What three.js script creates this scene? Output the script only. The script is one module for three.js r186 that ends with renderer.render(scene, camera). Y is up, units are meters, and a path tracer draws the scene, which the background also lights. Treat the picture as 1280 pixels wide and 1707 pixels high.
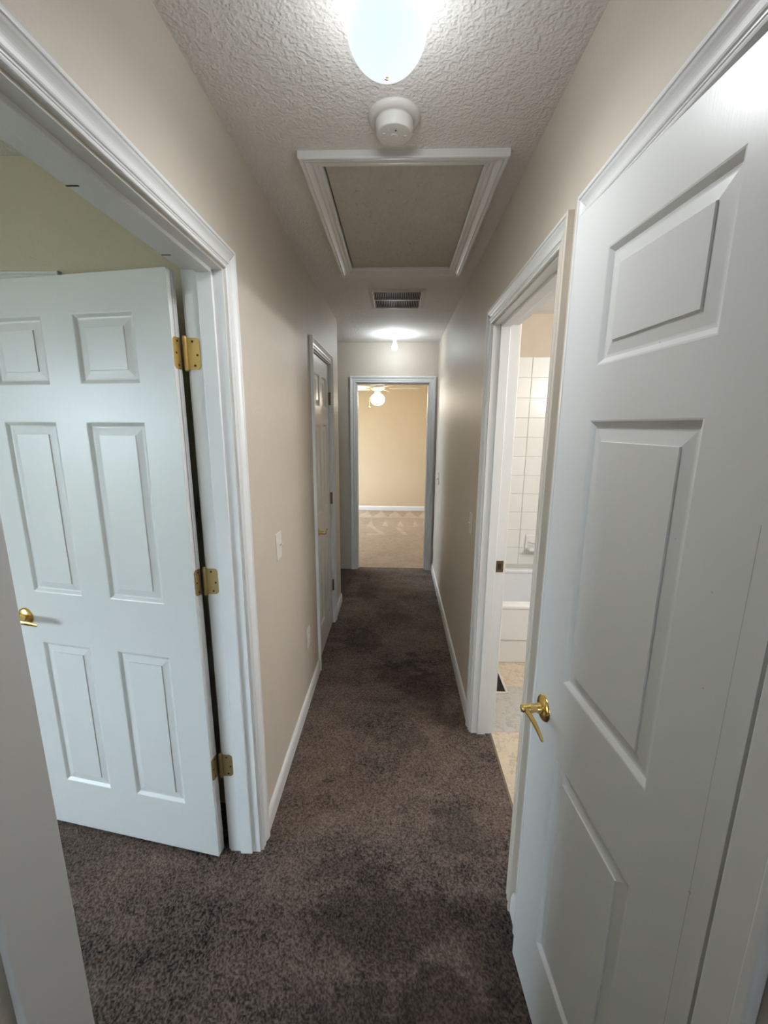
import * as THREE from 'three';
import { mergeGeometries } from 'three/addons/utils/BufferGeometryUtils.js';
import { RoundedBoxGeometry } from 'three/addons/geometries/RoundedBoxGeometry.js';
import { RectAreaLightUniformsLib } from 'three/addons/lights/RectAreaLightUniformsLib.js';

/* ------------------------------------------------------------------ camera, sky, exposure */
const scene = new THREE.Scene();
const renderer = new THREE.WebGLRenderer();
renderer.toneMapping = THREE.LinearToneMapping;
renderer.toneMappingExposure = 1.0;
renderer.shadowMap.enabled = true;
RectAreaLightUniformsLib.init();

const FOCAL = 694, PITCH = 0.2047, YAW = 0.0303, ROLL = 0.0065;
const camera = new THREE.PerspectiveCamera(2 * Math.atan(853.5 / FOCAL) * 180 / Math.PI, 1280 / 1707, 0.02, 60);
{
  const fwd = new THREE.Vector3(-Math.sin(YAW) * Math.cos(PITCH), -Math.sin(PITCH), -Math.cos(YAW) * Math.cos(PITCH));
  const rt = new THREE.Vector3(Math.cos(YAW), 0, -Math.sin(YAW)), up = new THREE.Vector3().crossVectors(rt, fwd);
  const r2 = rt.clone().multiplyScalar(Math.cos(ROLL)).addScaledVector(up, Math.sin(ROLL));
  const u2 = up.clone().multiplyScalar(Math.cos(ROLL)).addScaledVector(rt, -Math.sin(ROLL));
  camera.quaternion.setFromRotationMatrix(new THREE.Matrix4().makeBasis(r2, u2, fwd.clone().negate()));
  camera.position.set(0, 1.607, 0);
}
scene.add(camera);

// overcast-blue daylight outside the bedroom window
scene.background = new THREE.Color().setRGB(0.70, 0.86, 1.0);
scene.backgroundIntensity = 31;

const COOL = new THREE.Color().setRGB(0.95, 0.98, 1.0);      // daylight-white lamps in the hall
const WARM = new THREE.Color().setRGB(1.0, 0.88, 0.70);
const NEUTRAL = new THREE.Color().setRGB(1.0, 0.97, 0.92);
const DOME_CD = 0.15, DOME_DOWN_CD = 1.25, BULB_CD = 0.46, FAN_CD = 2.9, VANITY_CD = 1.7;

/* ------------------------------------------------------------------ dimensions (metres) */
const XL = -0.505, XR = 0.412, WT = 0.115, H = 2.44, HEAD = 2.04, ZFAR = -4.52, ZBACK = 0.9;
const D1 = [-1.287, -0.500], D2 = [-3.19, -2.565], D3 = [-0.995, -0.425], D4 = [-1.955, -1.185], DF = [-0.435, 0.325];
const ZROOM = -1.49, ZBED = -7.9, ZJOG = -3.62, ZBATH = -3.42, ZTUB = -2.64;

/* ------------------------------------------------------------------ helpers */
function rng(seed) { let a = seed >>> 0; return () => { a = (a + 0x6D2B79F5) >>> 0; let t = a; t = Math.imul(t ^ (t >>> 15), t | 1); t ^= t + Math.imul(t ^ (t >>> 7), t | 61); return ((t ^ (t >>> 14)) >>> 0) / 4294967296; }; }
function lattice(nx, ny, seed) {                     // tileable smooth noise on an nx by ny lattice, u and v in 0..1
  const r = rng(seed), g = new Float32Array(nx * ny); for (let i = 0; i < g.length; i++) g[i] = r();
  return (u, v) => {
    const x = u * nx, y = v * ny, xi = Math.floor(x), yi = Math.floor(y); let fx = x - xi, fy = y - yi;
    fx = fx * fx * (3 - 2 * fx); fy = fy * fy * (3 - 2 * fy);
    const x0 = ((xi % nx) + nx) % nx, x1 = (x0 + 1) % nx, y0 = ((yi % ny) + ny) % ny, y1 = (y0 + 1) % ny;
    const a = g[y0 * nx + x0], b = g[y0 * nx + x1], c = g[y1 * nx + x0], d = g[y1 * nx + x1];
    return a + (b - a) * fx + (c - a) * fy + (a - b - c + d) * fx * fy;
  };
}
const clamp = (v, a = 0, b = 1) => Math.min(b, Math.max(a, v));
const smooth = (a, b, v) => { const t = clamp((v - a) / (b - a)); return t * t * (3 - 2 * t); };
function tex(w, h, fn, srgb, rx = 1, ry = 1) {
  const d = new Uint8Array(w * h * 4);
  for (let j = 0; j < h; j++) for (let i = 0; i < w; i++) {
    const c = fn((i + 0.5) / w, (j + 0.5) / h), k = (j * w + i) * 4;
    if (typeof c === 'number') d[k] = d[k + 1] = d[k + 2] = clamp(c) * 255;
    else for (let q = 0; q < 3; q++) d[k + q] = clamp(c[q]) * 255;
    d[k + 3] = 255;
  }
  const t = new THREE.DataTexture(d, w, h, THREE.RGBAFormat);
  t.wrapS = t.wrapT = THREE.RepeatWrapping; t.magFilter = THREE.LinearFilter; t.minFilter = THREE.LinearMipmapLinearFilter; t.generateMipmaps = true;
  t.repeat.set(rx, ry); if (srgb) t.colorSpace = THREE.SRGBColorSpace; t.needsUpdate = true; return t;
}
const toS = (l) => l <= 0.0031308 ? l * 12.92 : 1.055 * Math.pow(l, 1 / 2.4) - 0.055;
const lin = (r, g, b) => new THREE.Color().setRGB(r, g, b);

function uvBox(g) {                                   // uv in metres from the dominant axis of each face
  if (g.index) g = g.toNonIndexed();
  const p = g.attributes.position, uv = new Float32Array(p.count * 2), a = new THREE.Vector3(), b = new THREE.Vector3(), c = new THREE.Vector3();
  for (let i = 0; i < p.count; i += 3) {
    a.fromBufferAttribute(p, i); b.fromBufferAttribute(p, i + 1); c.fromBufferAttribute(p, i + 2);
    const n = b.clone().sub(a).cross(c.clone().sub(a)), x = Math.abs(n.x), y = Math.abs(n.y), z = Math.abs(n.z);
    [a, b, c].forEach((v, k) => { const q = (i + k) * 2; if (x >= y && x >= z) { uv[q] = v.z; uv[q + 1] = v.y; } else if (y >= z) { uv[q] = v.x; uv[q + 1] = v.z; } else { uv[q] = v.x; uv[q + 1] = v.y; } });
  }
  g.setAttribute('uv', new THREE.BufferAttribute(uv, 2)); return g;
}
function clean(g) { g = g.index ? g.toNonIndexed() : g; for (const k of Object.keys(g.attributes)) if (!['position', 'normal', 'uv'].includes(k)) g.deleteAttribute(k); if (!g.attributes.normal) g.computeVertexNormals(); if (!g.attributes.uv) uvBox(g); return g; }
function outward(g) {                                 // turn the faces of a shell outwards
  g = g.index ? g.toNonIndexed() : g; g.computeBoundingBox(); const m = g.boundingBox.getCenter(new THREE.Vector3()), p = g.attributes.position, P = p.array; let v = 0;
  const a = new THREE.Vector3(), b = new THREE.Vector3(), c = new THREE.Vector3();
  for (let i = 0; i < p.count; i += 3) { a.fromBufferAttribute(p, i).sub(m); b.fromBufferAttribute(p, i + 1).sub(m); c.fromBufferAttribute(p, i + 2).sub(m); v += a.dot(b.cross(c)); }
  if (v >= 0) return g;
  for (const k of Object.keys(g.attributes)) { const A = g.attributes[k], n = A.itemSize, R = A.array; for (let i = 0; i < A.count; i += 3) for (let q = 0; q < n; q++) { const t = R[(i + 1) * n + q]; R[(i + 1) * n + q] = R[(i + 2) * n + q]; R[(i + 2) * n + q] = t; } }
  if (g.attributes.normal) { const N = g.attributes.normal.array; for (let i = 0; i < N.length; i++) N[i] = -N[i]; }
  return g;
}
const merge = (list) => mergeGeometries(list.map(clean));
const box = (x0, x1, y0, y1, z0, z1) => { const g = new THREE.BoxGeometry(Math.abs(x1 - x0), Math.abs(y1 - y0), Math.abs(z1 - z0)); g.translate((x0 + x1) / 2, (y0 + y1) / 2, (z0 + z1) / 2); return uvBox(g); };
const rbox = (x0, x1, y0, y1, z0, z1, r = 0.002, seg = 2) => { const g = new RoundedBoxGeometry(Math.abs(x1 - x0), Math.abs(y1 - y0), Math.abs(z1 - z0), seg, r); g.translate((x0 + x1) / 2, (y0 + y1) / 2, (z0 + z1) / 2); return clean(g); };
const lathe = (pts, seg = 32) => outward(clean(new THREE.LatheGeometry(pts.map(([r, y]) => new THREE.Vector2(r, y)), seg)));
const used = new Map();
function numbered(n) { const k = used.get(n) ?? 0; used.set(n, k + 1); return k ? n + '_' + String(k).padStart(3, '0') : n; }
function part(name, geo, mat, parent) { const m = new THREE.Mesh(geo, mat); m.name = name; m.castShadow = m.receiveShadow = true; parent.add(m); return m; }
function node(name, parent) { const g = new THREE.Group(); g.name = name; parent.add(g); return g; }
function tag(o, label, category, kind, group) { o.userData.label = label; o.userData.category = category; if (kind) o.userData.kind = kind; if (group) o.userData.group = group; return o; }
function solid(name, geo, mat, label, category, kind, group) { return tag(part(numbered(name), geo, mat, scene), label, category, kind, group); }
function thing(name, label, category, pos = [0, 0, 0], rotY = 0, kind, group) { const g = node(numbered(name), scene); g.position.set(...pos); g.rotation.y = rotY; return tag(g, label, category, kind, group); }

/* ------------------------------------------------------------------ materials */
const nA = lattice(160, 160, 11), nB = lattice(70, 70, 12), nC = lattice(24, 24, 13), nD = lattice(9, 9, 14), nE = lattice(300, 300, 15);
// knock-down plaster: flattened islands with soft rims
const ceilingBump = tex(1024, 1024, (u, v) => { const k = nB(u + 0.012 * nC(u, v), v + 0.012 * nC(v, u)) * 0.25 + nA(u + 0.004 * nB(v, u), v + 0.004 * nB(u, v)) * 0.45 + nE(u, v) * 0.3; return 0.1 + 0.8 * smooth(0.22, 0.8, k); }, false, 1 / 1.05, 1 / 1.05);
const wallBump = tex(512, 512, (u, v) => 0.5 * nA(u, v) + 0.35 * nB(u, v) + 0.15 * nE(u, v), false, 1 / 0.7, 1 / 0.7);
const grainBump = tex(512, 512, (() => { const a = lattice(220, 7, 31), b = lattice(90, 4, 32), c = lattice(8, 5, 33); return (u, v) => { const w = u + 0.02 * c(u, v); return 0.5 * a(w, v) + 0.35 * b(w, v) + 0.15 * a(w * 1, v * 2); }; })(), false, 1 / 0.45, 1 / 0.9);
const wallTone = (r, g, b, seed) => { const q = lattice(7, 7, seed), s = lattice(40, 40, seed + 1); return tex(256, 256, (u, v) => { const k = 0.975 + 0.035 * q(u, v) + 0.015 * s(u, v); return [toS(r * k), toS(g * k), toS(b * k)]; }, true, 1 / 1.7, 1 / 1.7); };
const std = (o) => new THREE.MeshStandardMaterial(o);
const M = {
  wall: std({ map: wallTone(0.61, 0.545, 0.465, 41), roughness: 0.52, bumpMap: wallBump, bumpScale: 0.0006 }),
  roomWall: std({ map: wallTone(0.62, 0.56, 0.43, 43), roughness: 0.6, bumpMap: wallBump, bumpScale: 0.0006 }),
  bedWall: std({ map: wallTone(0.66, 0.53, 0.37, 45), roughness: 0.6, bumpMap: wallBump, bumpScale: 0.0006 }),
  bathWall: std({ map: wallTone(0.60, 0.51, 0.40, 49), roughness: 0.6 }),
  ceiling: std({ map: wallTone(0.80, 0.775, 0.745, 47), roughness: 0.85, bumpMap: ceilingBump, bumpScale: 0.0020 }),
  trim: std({ color: lin(0.78, 0.78, 0.775), roughness: 0.32 }),
  door: std({ color: lin(0.77, 0.775, 0.765), roughness: 0.33, bumpMap: grainBump, bumpScale: 0.00006 }),
  groove: std({ color: lin(0.58, 0.57, 0.55), roughness: 0.8 }),
  brass: std({ color: lin(0.78, 0.56, 0.20), metalness: 1, roughness: 0.27 }),
  hingeBrass: std({ color: lin(0.60, 0.42, 0.15), metalness: 0.85, roughness: 0.5 }),
  hingeOld: std({ color: lin(0.42, 0.31, 0.14), metalness: 0.8, roughness: 0.5 }),
  oldBrass: std({ color: lin(0.50, 0.35, 0.13), metalness: 1, roughness: 0.36 }),
  bronze: std({ color: lin(0.22, 0.16, 0.09), metalness: 1, roughness: 0.4 }),
  dark: std({ color: lin(0.02, 0.018, 0.015), roughness: 0.7 }),
  plate: std({ color: lin(0.74, 0.71, 0.65), roughness: 0.4 }),
  plastic: std({ color: lin(0.74, 0.72, 0.68), roughness: 0.45 }),
  hatch: std({ map: (() => { const q = lattice(60, 60, 51), s = lattice(8, 8, 52); const r = rng(53), fl = []; for (let i = 0; i < 46; i++) fl.push([0.12 + r() * 0.55, 0.1 + r() * 0.75, 0.004 + r() * 0.012, r() * 6.28]); return tex(512, 512, (u, v) => { let k = 0.9 + 0.1 * q(u, v) + 0.06 * s(u, v); for (const [a, b, l, t] of fl) { const dx = u - a, dy = v - b, p1 = dx * Math.cos(t) + dy * Math.sin(t), p2 = -dx * Math.sin(t) + dy * Math.cos(t); if (Math.abs(p1) < l && Math.abs(p2) < 0.0028) k *= 0.72; } return [toS(0.58 * k), toS(0.545 * k), toS(0.49 * k)]; }, true, 1, 1); })(), roughness: 0.9, bumpMap: wallBump, bumpScale: 0.002 }),
  vent: std({ color: lin(0.66, 0.64, 0.59), roughness: 0.5 }),
  tile: std({ color: lin(0.80, 0.81, 0.79), roughness: 0.16 }),
  grout: std({ color: lin(0.62, 0.61, 0.58), roughness: 0.9 }),
  tub: std({ color: lin(0.80, 0.81, 0.82), roughness: 0.15 }),
  chrome: std({ color: lin(0.75, 0.76, 0.78), metalness: 1, roughness: 0.18 }),
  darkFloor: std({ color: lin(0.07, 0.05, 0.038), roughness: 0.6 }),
  lawn: std({ color: lin(0.19, 0.18, 0.11), roughness: 1 }),
  ply: std({ color: lin(0.2, 0.15, 0.1), roughness: 0.9 }),
};

/* ------------------------------------------------------------------ floors */
const FX0 = -1.8, FX1 = 0.515, FZ0 = ZFAR - 0.06, FZ1 = ZBACK + 0.1;
const carpetMaps = (() => {
  const W = FX1 - FX0, L = FZ1 - FZ0, r = rng(71);
  const fine = lattice(Math.round(W / 0.0042), Math.round(L / 0.0042), 72), mid = lattice(Math.round(W / 0.011), Math.round(L / 0.011), 73), clump = lattice(Math.round(W / 0.05), Math.round(L / 0.05), 74), big = lattice(Math.round(W / 0.28), Math.round(L / 0.28), 75), brush = lattice(Math.round(W / 0.2), Math.round(L / 0.07), 77);
  const spots = [];                                   // trodden and soiled patches, as in the photograph
  for (const [x, z, rx, rz, k] of [[-0.02, -1.06, 0.26, 0.13, 0.3], [0.16, -0.8, 0.26, 0.2, 0.3], [-0.1, -0.82, 0.22, 0.12, 0.26], [0.3, -1.02, 0.1, 0.16, 0.25], [-0.2, -1.24, 0.16, 0.05, 0.2], [0.1, -1.9, 0.14, 0.1, 0.22], [0.02, -2.45, 0.2, 0.16, 0.28], [0.2, -2.3, 0.16, 0.24, 0.26], [-0.2, -2.9, 0.16, 0.2, 0.24], [0.0, -3.3, 0.2, 0.12, 0.22], [0.12, -2.72, 0.05, 0.03, 0.3], [-0.3, -1.62, 0.03, 0.012, 0.3], [0.26, -1.4, 0.14, 0.12, 0.2], [-0.25, -3.9, 0.15, 0.3, 0.2], [0.3, -2.05, 0.1, 0.1, 0.2]]) spots.push([x, z, rx, rz, k]);
  const shade = (u, v) => {
    const x = FX0 + u * W, z = FZ1 - v * L;
    const f = fine(u, v), m = mid(u, v), c = clump(u, v), b = big(u, v), q = brush(u, v);
    let k = 0.08 + 1.5 * f + 0.35 * (m - 0.5) + 0.25 * (c - 0.5) + 0.62 * (b - 0.5) + 0.4 * (q - 0.5);
    k += 0.14;
    for (const [sx, sz, rx, rz, s] of spots) { const d = Math.hypot((x - sx) / rx, (z - sz) / rz) + 0.5 * (c - 0.5) + 0.5 * (b - 0.5) + 0.25 * (m - 0.5); k *= 1 - 1.5 * s * smooth(1.15, 0.6, d); }
    return [k, b, f];
  };
  const R = 0.108, G = 0.079, B = 0.064;
  const map = tex(1024, 2048, (u, v) => { const [k, b] = shade(u, v); return [toS(R * k * (1 + 0.06 * (b - 0.5))), toS(G * k), toS(B * k * (1 - 0.08 * (b - 0.5)))]; }, true);
  const bump = tex(1024, 2048, (u, v) => 0.6 * fine(u, v) + 0.3 * mid(u, v) + 0.1 * clump(u, v), false);
  return { map, bump };
})();
M.carpet = std({ map: carpetMaps.map, bumpMap: carpetMaps.bump, bumpScale: 0.006, roughness: 1 });
M.carpetPlain = std({ color: lin(0.135, 0.109, 0.099), roughness: 1 });
function slabFromShape(pts, y0, y1, holes = []) {    // polygon in (x, z), thickness y0..y1
  const s = new THREE.Shape(pts.map(([x, z]) => new THREE.Vector2(x, -z)));
  for (const h of holes) s.holes.push(new THREE.Path(h.map(([x, z]) => new THREE.Vector2(x, -z))));
  const g = new THREE.ExtrudeGeometry(s, { depth: y1 - y0, bevelEnabled: false }); g.rotateX(-Math.PI / 2); g.translate(0, y0, 0); return clean(g);
}
{
  const g = slabFromShape([[FX0, FZ1], [FX1, FZ1], [FX1, D4[1] + 0.0], [FX1, FZ0], [XL - 0.005, FZ0], [XL - 0.005, ZJOG], [FX0, ZJOG]], -0.05, 0);
  const p = g.attributes.position, uv = g.attributes.uv; for (let i = 0; i < p.count; i++) uv.setXY(i, (p.getX(i) - FX0) / (FX1 - FX0), (FZ1 - p.getZ(i)) / (FZ1 - FZ0));
  solid('floor', g, M.carpet, 'dark taupe carpet with soiled traffic patches running down the hall', 'carpet', 'structure');
  solid('floor', merge([box(-4.1, FX0, -0.05, 0, -1.6, 2.1), box(FX0, XL, -0.05, 0, FZ1, 2.1)]), M.carpetPlain, 'taupe carpet deeper inside the bedroom behind the open door', 'carpet', 'structure');
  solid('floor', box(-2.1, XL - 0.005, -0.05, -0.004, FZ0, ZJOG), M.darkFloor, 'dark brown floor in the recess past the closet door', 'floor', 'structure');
}
// far bedroom carpet with vacuum strokes
{
  const X0 = -2.6, X1 = 1.7, Z0 = ZBED, Z1 = FZ0, W = X1 - X0, L = Z1 - Z0;
  const fine = lattice(420, 330, 81), mid = lattice(90, 70, 82), big = lattice(14, 12, 83);
  const tri = (x, z, cx, z0, z1, w) => z >= z0 && z <= z1 && Math.abs(x - cx) < w * (z - z0) / (z1 - z0) ? 1 : 0;
  const map = tex(1024, 1024, (u, v) => {
    const x = X0 + u * W, z = Z1 - v * L; let k = 0.80 + 0.22 * fine(u, v) + 0.12 * (mid(u, v) - 0.5) + 0.16 * (big(u, v) - 0.5), m = 0;
    const wx = x + 0.03 * (mid(u, v) - 0.5);
    for (let i = -5; i < 5; i++) { m = Math.max(m, tri(wx, z, -0.56 + 0.27 * i, -7.84, -7.28, 0.135)); m = Math.max(m, 0.9 * tri(wx, z, -0.43 + 0.25 * i, -7.05, -6.6, 0.05)); }
    if (z < -7.25 && z > -7.33) m = Math.max(m, 0.7);
    for (const [ax, az, bx, bz] of [[-0.42, -6.62, -0.2, -6.1], [-0.2, -6.1, -0.42, -6.08], [0.02, -6.5, 0.14, -6.1]]) { const t = clamp(((x - ax) * (bx - ax) + (z - az) * (bz - az)) / ((bx - ax) ** 2 + (bz - az) ** 2)); if (Math.hypot(x - ax - t * (bx - ax), z - az - t * (bz - az)) < 0.035) m = Math.max(m, 0.75); }
    k *= 1 + 0.3 * m; return [toS(0.36 * k), toS(0.265 * k), toS(0.195 * k)];
  }, true);
  const g = box(X0 - 0.1, X1 + 0.1, -0.05, 0, Z0, Z1), p = g.attributes.position, uv = g.attributes.uv;
  for (let i = 0; i < p.count; i++) uv.setXY(i, (p.getX(i) - X0) / W, (Z1 - p.getZ(i)) / L);
  solid('floor', g, std({ map, roughness: 1, bumpMap: wallBump, bumpScale: 0.004 }), 'beige carpet with vacuum strokes in the far bedroom', 'carpet', 'structure');
}
// bathroom vinyl: printed squares as separate tiles
{
  const f = thing('floor', 'grey and beige marbled vinyl squares on the bathroom floor', 'vinyl floor', [0, 0, 0], 0, 'structure');
  part('underlay', box(FX1, 2.1, -0.05, -0.006, ZBATH, D4[1] + 0.065), M.grout, f);
  const veined = (r, g, b, seed) => { const a = lattice(9, 9, seed), c = lattice(30, 30, seed + 1), e = lattice(90, 90, seed + 2); return std({ map: tex(256, 256, (u, v) => { const w = Math.abs(a(u + 0.1 * c(u, v), v + 0.1 * c(v, u)) - 0.5) * 2; const k = 0.86 + 0.2 * smooth(0, 0.3, w) - 0.1 * (c(u, v) - 0.5) + 0.1 * (e(u, v) - 0.5); return [toS(r * k), toS(g * k), toS(b * k)]; }, true, 1 / 0.4, 1 / 0.4), roughness: 0.4 }); };
  const grey = veined(0.46, 0.44, 0.40, 91), beige = veined(0.60, 0.50, 0.37, 95), S = 0.4;
  for (let i = 0; i < 4; i++) for (let j = 0; j < 6; j++) {
    const x0 = FX1 + i * S, x1 = Math.min(x0 + S, 2.1), z1 = -1.17 - (j - 1) * S + 0.0, zz1 = Math.min(z1, D4[1] + 0.06), zz0 = Math.max(z1 - S, ZBATH);
    if (zz1 - zz0 < 0.03 || x1 - x0 < 0.03) continue;
    part('vinyl_square', box(x0 + 0.0008, x1 - 0.0008, -0.006, -0.0005, zz0 + 0.0008, zz1 - 0.0008), (j === 3 && i % 2 === 0) || (j === 1 && i % 2 === 1) ? grey : beige, f);
  }
  part('threshold_strip', rbox(FX1 - 0.004, FX1 + 0.006, -0.01, 0.0035, D4[0], D4[1], 0.002), M.ply, f);
}

/* ------------------------------------------------------------------ ceiling and walls */
const HX0 = -0.255, HX1 = 0.28, HZ0 = -2.47, HZ1 = -1.545;
{
  const g = slabFromShape([[-4.1, 2.1], [XL - WT, 2.1], [XL - WT, 4.7], [2.2, 4.7], [2.2, -8.0], [-2.7, -8.0], [-2.7, -4.6], [-4.1, -4.6]], H, H + 0.06, [[[HX0, HZ1], [HX0, HZ0], [HX1, HZ0], [HX1, HZ1]]]);
  solid('ceiling', uvBox(g), M.ceiling, 'white knockdown textured plaster ceiling of the hall', 'ceiling', 'structure');
}
// wall running along z: x0..x1 thick, with door openings [za, zb]
function wallZ(name, x0, x1, za, zb, openings, mat, label, head = HEAD, sill = 0) {
  const s = new THREE.Shape([new THREE.Vector2(za, 0), new THREE.Vector2(zb, 0), new THREE.Vector2(zb, H), new THREE.Vector2(za, H)].map((v) => v));
  if (!openings.length) return solid(name, box(x0, x1, 0, H, za, zb), mat, label, 'wall', 'structure');
  const list = []; const o = [...openings].sort((a, b) => a[0] - b[0]); let z = za;
  for (const [a, b, y0 = 0, y1 = HEAD] of o) { list.push(box(x0, x1, 0, H, z, a)); list.push(box(x0, x1, y1, H, a, b)); if (y0 > 0) list.push(box(x0, x1, 0, y0, a, b)); z = b; }
  list.push(box(x0, x1, 0, H, z, zb));
  return solid(name, merge(list), mat, label, 'wall', 'structure');
}
wallZ('wall_left', XL - WT, XL, ZJOG, 4.7, [D1, D2], M.wall, 'beige painted hall wall with the light switch and outlet');
wallZ('wall_right', XR, XR + WT, ZFAR, ZBACK + 0.1, [D3, D4], M.wall, 'beige satin hall wall beside the bathroom doorway');
{
  const [a, b] = DF;
  solid('wall_far', merge([box(-2.7, a, 0, H, ZFAR - WT, ZFAR), box(b, 1.8, 0, H, ZFAR - WT, ZFAR), box(a, b, HEAD, H, ZFAR - WT, ZFAR)]), M.wall, 'beige end wall around the far bedroom doorway', 'wall', 'structure');
}
const DB = [-0.37, 0.37];
solid('wall_back', merge([box(XL, DB[0], 0, H, ZBACK, ZBACK + 0.1), box(DB[1], 1.8, 0, H, ZBACK, ZBACK + 0.1), box(DB[0], DB[1], HEAD, H, ZBACK, ZBACK + 0.1)]), M.wall, 'beige wall with a doorway closing the hall behind the viewer', 'wall', 'structure');
// room behind the viewer with a window that sends daylight down the hall
wallZ('wall_back_room_side', 1.8, 1.9, ZBACK, 4.7, [], M.wall, 'beige side wall of the room behind the viewer');
const WB = [-0.15, 0.6, 0.9, 1.9];
solid('wall_back_room_end', merge([box(XL, WB[0], 0, H, 4.6, 4.7), box(WB[1], 1.8, 0, H, 4.6, 4.7), box(WB[0], WB[1], 0, WB[2], 4.6, 4.7), box(WB[0], WB[1], WB[3], H, 4.6, 4.7)]), M.wall, 'beige window wall of the room behind the viewer', 'wall', 'structure');
solid('floor', box(XL, 1.8, -0.05, 0, FZ1, 4.7), M.carpetPlain, 'taupe carpet of the room behind the viewer', 'carpet', 'structure');
solid('wall_recess', box(-2.0, XL - WT, 0, H, ZJOG, ZJOG + 0.11), M.wall, 'short beige wall turning into the recess after the closet', 'wall', 'structure');
wallZ('wall_recess_end', -2.1, -2.0, ZFAR, ZJOG + 0.11, [], M.wall, 'beige wall at the end of the dark recess');
wallZ('wall_closet', -1.4, -1.3, ZJOG + 0.11, ZROOM - 0.1, [], M.wall, 'wall inside the closed hall closet');
// bedroom behind the open door
solid('wall_bedroom', box(-4.0, XL - WT, 0, H, ZROOM - 0.1, ZROOM), M.roomWall, 'pale yellow bedroom wall seen above the open door', 'wall', 'structure');
const WIN = [0.35, 1.85, 0.55, 2.1];
wallZ('wall_window', -4.12, -4.0, ZROOM - 0.1, 2.1, [WIN], M.roomWall, 'pale yellow bedroom wall holding the window');
solid('wall_bedroom_back', box(-4.0, XL - WT, 0, H, 2.0, 2.1), M.roomWall, 'pale yellow bedroom wall opposite the open door', 'wall', 'structure');
solid('ground', merge([box(-40, -4.4, -0.5, -0.4, -30, 30), box(-4.4, -2.9, -0.5, -0.4, -30, -4.7), box(-4.4, 30, -0.5, -0.4, 5.0, 30)]), M.lawn, 'green lawn outside the bedroom windows', 'lawn', 'structure');
// right closet, bathroom
solid('wall_partition', box(XR + WT, 2.1, 0, H, -1.12, -1.04), M.wall, 'partition between narrow closet and bathroom', 'wall', 'structure');
solid('wall_closet_side', box(XR + WT, 1.28, 0, H, -0.3, -0.22), M.wall, 'side wall inside the narrow closet', 'wall', 'structure');
wallZ('wall_closet_back', 1.2, 1.28, -1.04, -0.3, [], M.wall, 'back wall inside the narrow closet');
solid('floor', box(XR + WT * 0.9, 1.28, -0.05, -0.001, -1.04, -0.22), M.carpetPlain, 'taupe carpet inside the narrow closet', 'carpet', 'structure');
wallZ('wall_bath_side', 2.1, 2.2, ZBATH - 0.1, -1.04, [], M.wall, 'beige bathroom wall with the vanity light');
solid('wall_bath_end', box(XR + WT, 2.1, 0, H, ZBATH - 0.1, ZBATH), M.bathWall, 'tan bathroom wall above the white tiles', 'wall', 'structure');
// far bedroom
solid('wall_far_bedroom', box(-2.7, 1.8, 0, H, ZBED - 0.1, ZBED), M.bedWall, 'warm tan wall of the far bedroom', 'wall', 'structure');
const WIN2 = [-7.8, -6.4, 0.5, 2.1];
wallZ('wall_far_bedroom_left', -2.7, -2.6, ZBED, ZFAR - WT, [WIN2], M.bedWall, 'tan side wall of the far bedroom left of its doorway');
wallZ('wall_far_bedroom_right', 1.7, 1.8, ZBED, ZFAR - WT, [], M.bedWall, 'tan side wall of the far bedroom right of its doorway');

/* ------------------------------------------------------------------ bedroom window */
function addWindow(name, label, [za, zb, y0, y1], x, z = 0, turn = 0) {
  const w = thing(name, label, 'window', [x, 0, z], turn, 'structure');
  const fr = (a, b, c, d, x = 0.04) => rbox(-x, x, c, d, a, b, 0.004);
  part('window_frame', merge([fr(za, za + 0.05, y0, y1), fr(zb - 0.05, zb, y0, y1), fr(za, zb, y0, y0 + 0.05), fr(za, zb, y1 - 0.05, y1), fr((za + zb) / 2 - 0.03, (za + zb) / 2 + 0.03, y0, y1)]), M.trim, w);
  const mid = (y0 + y1) / 2; part('meeting_rail', merge([fr(za, zb, mid - 0.02, mid + 0.02, 0.025)]), M.trim, w);
  const glass = new THREE.MeshPhysicalMaterial({ color: lin(1, 1, 1), transmission: 1, roughness: 0, thickness: 0, ior: 1.45 });
  for (const [a, b] of [[za + 0.05, (za + zb) / 2 - 0.03], [(za + zb) / 2 + 0.03, zb - 0.05]]) for (const [c, d] of [[y0 + 0.05, mid - 0.02], [mid + 0.02, y1 - 0.05]]) { const g = new THREE.PlaneGeometry(b - a, d - c); g.rotateY(Math.PI / 2); g.translate(0, (c + d) / 2, (a + b) / 2); part('pane', g, glass, w); }
  part('window_sill', rbox(0.04, 0.14, y0 - 0.025, y0, za - 0.04, zb + 0.04, 0.005), M.trim, w);
}
addWindow('window_1', 'white double window letting daylight into the bedroom', WIN, -4.06);
addWindow('window_2', 'white double window letting daylight into the far bedroom', WIN2, -2.65);
addWindow('window_3', 'white double window in the room behind the viewer', [-0.6, 0.15, 0.9, 1.9], 0, 4.65, Math.PI / 2);

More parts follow.
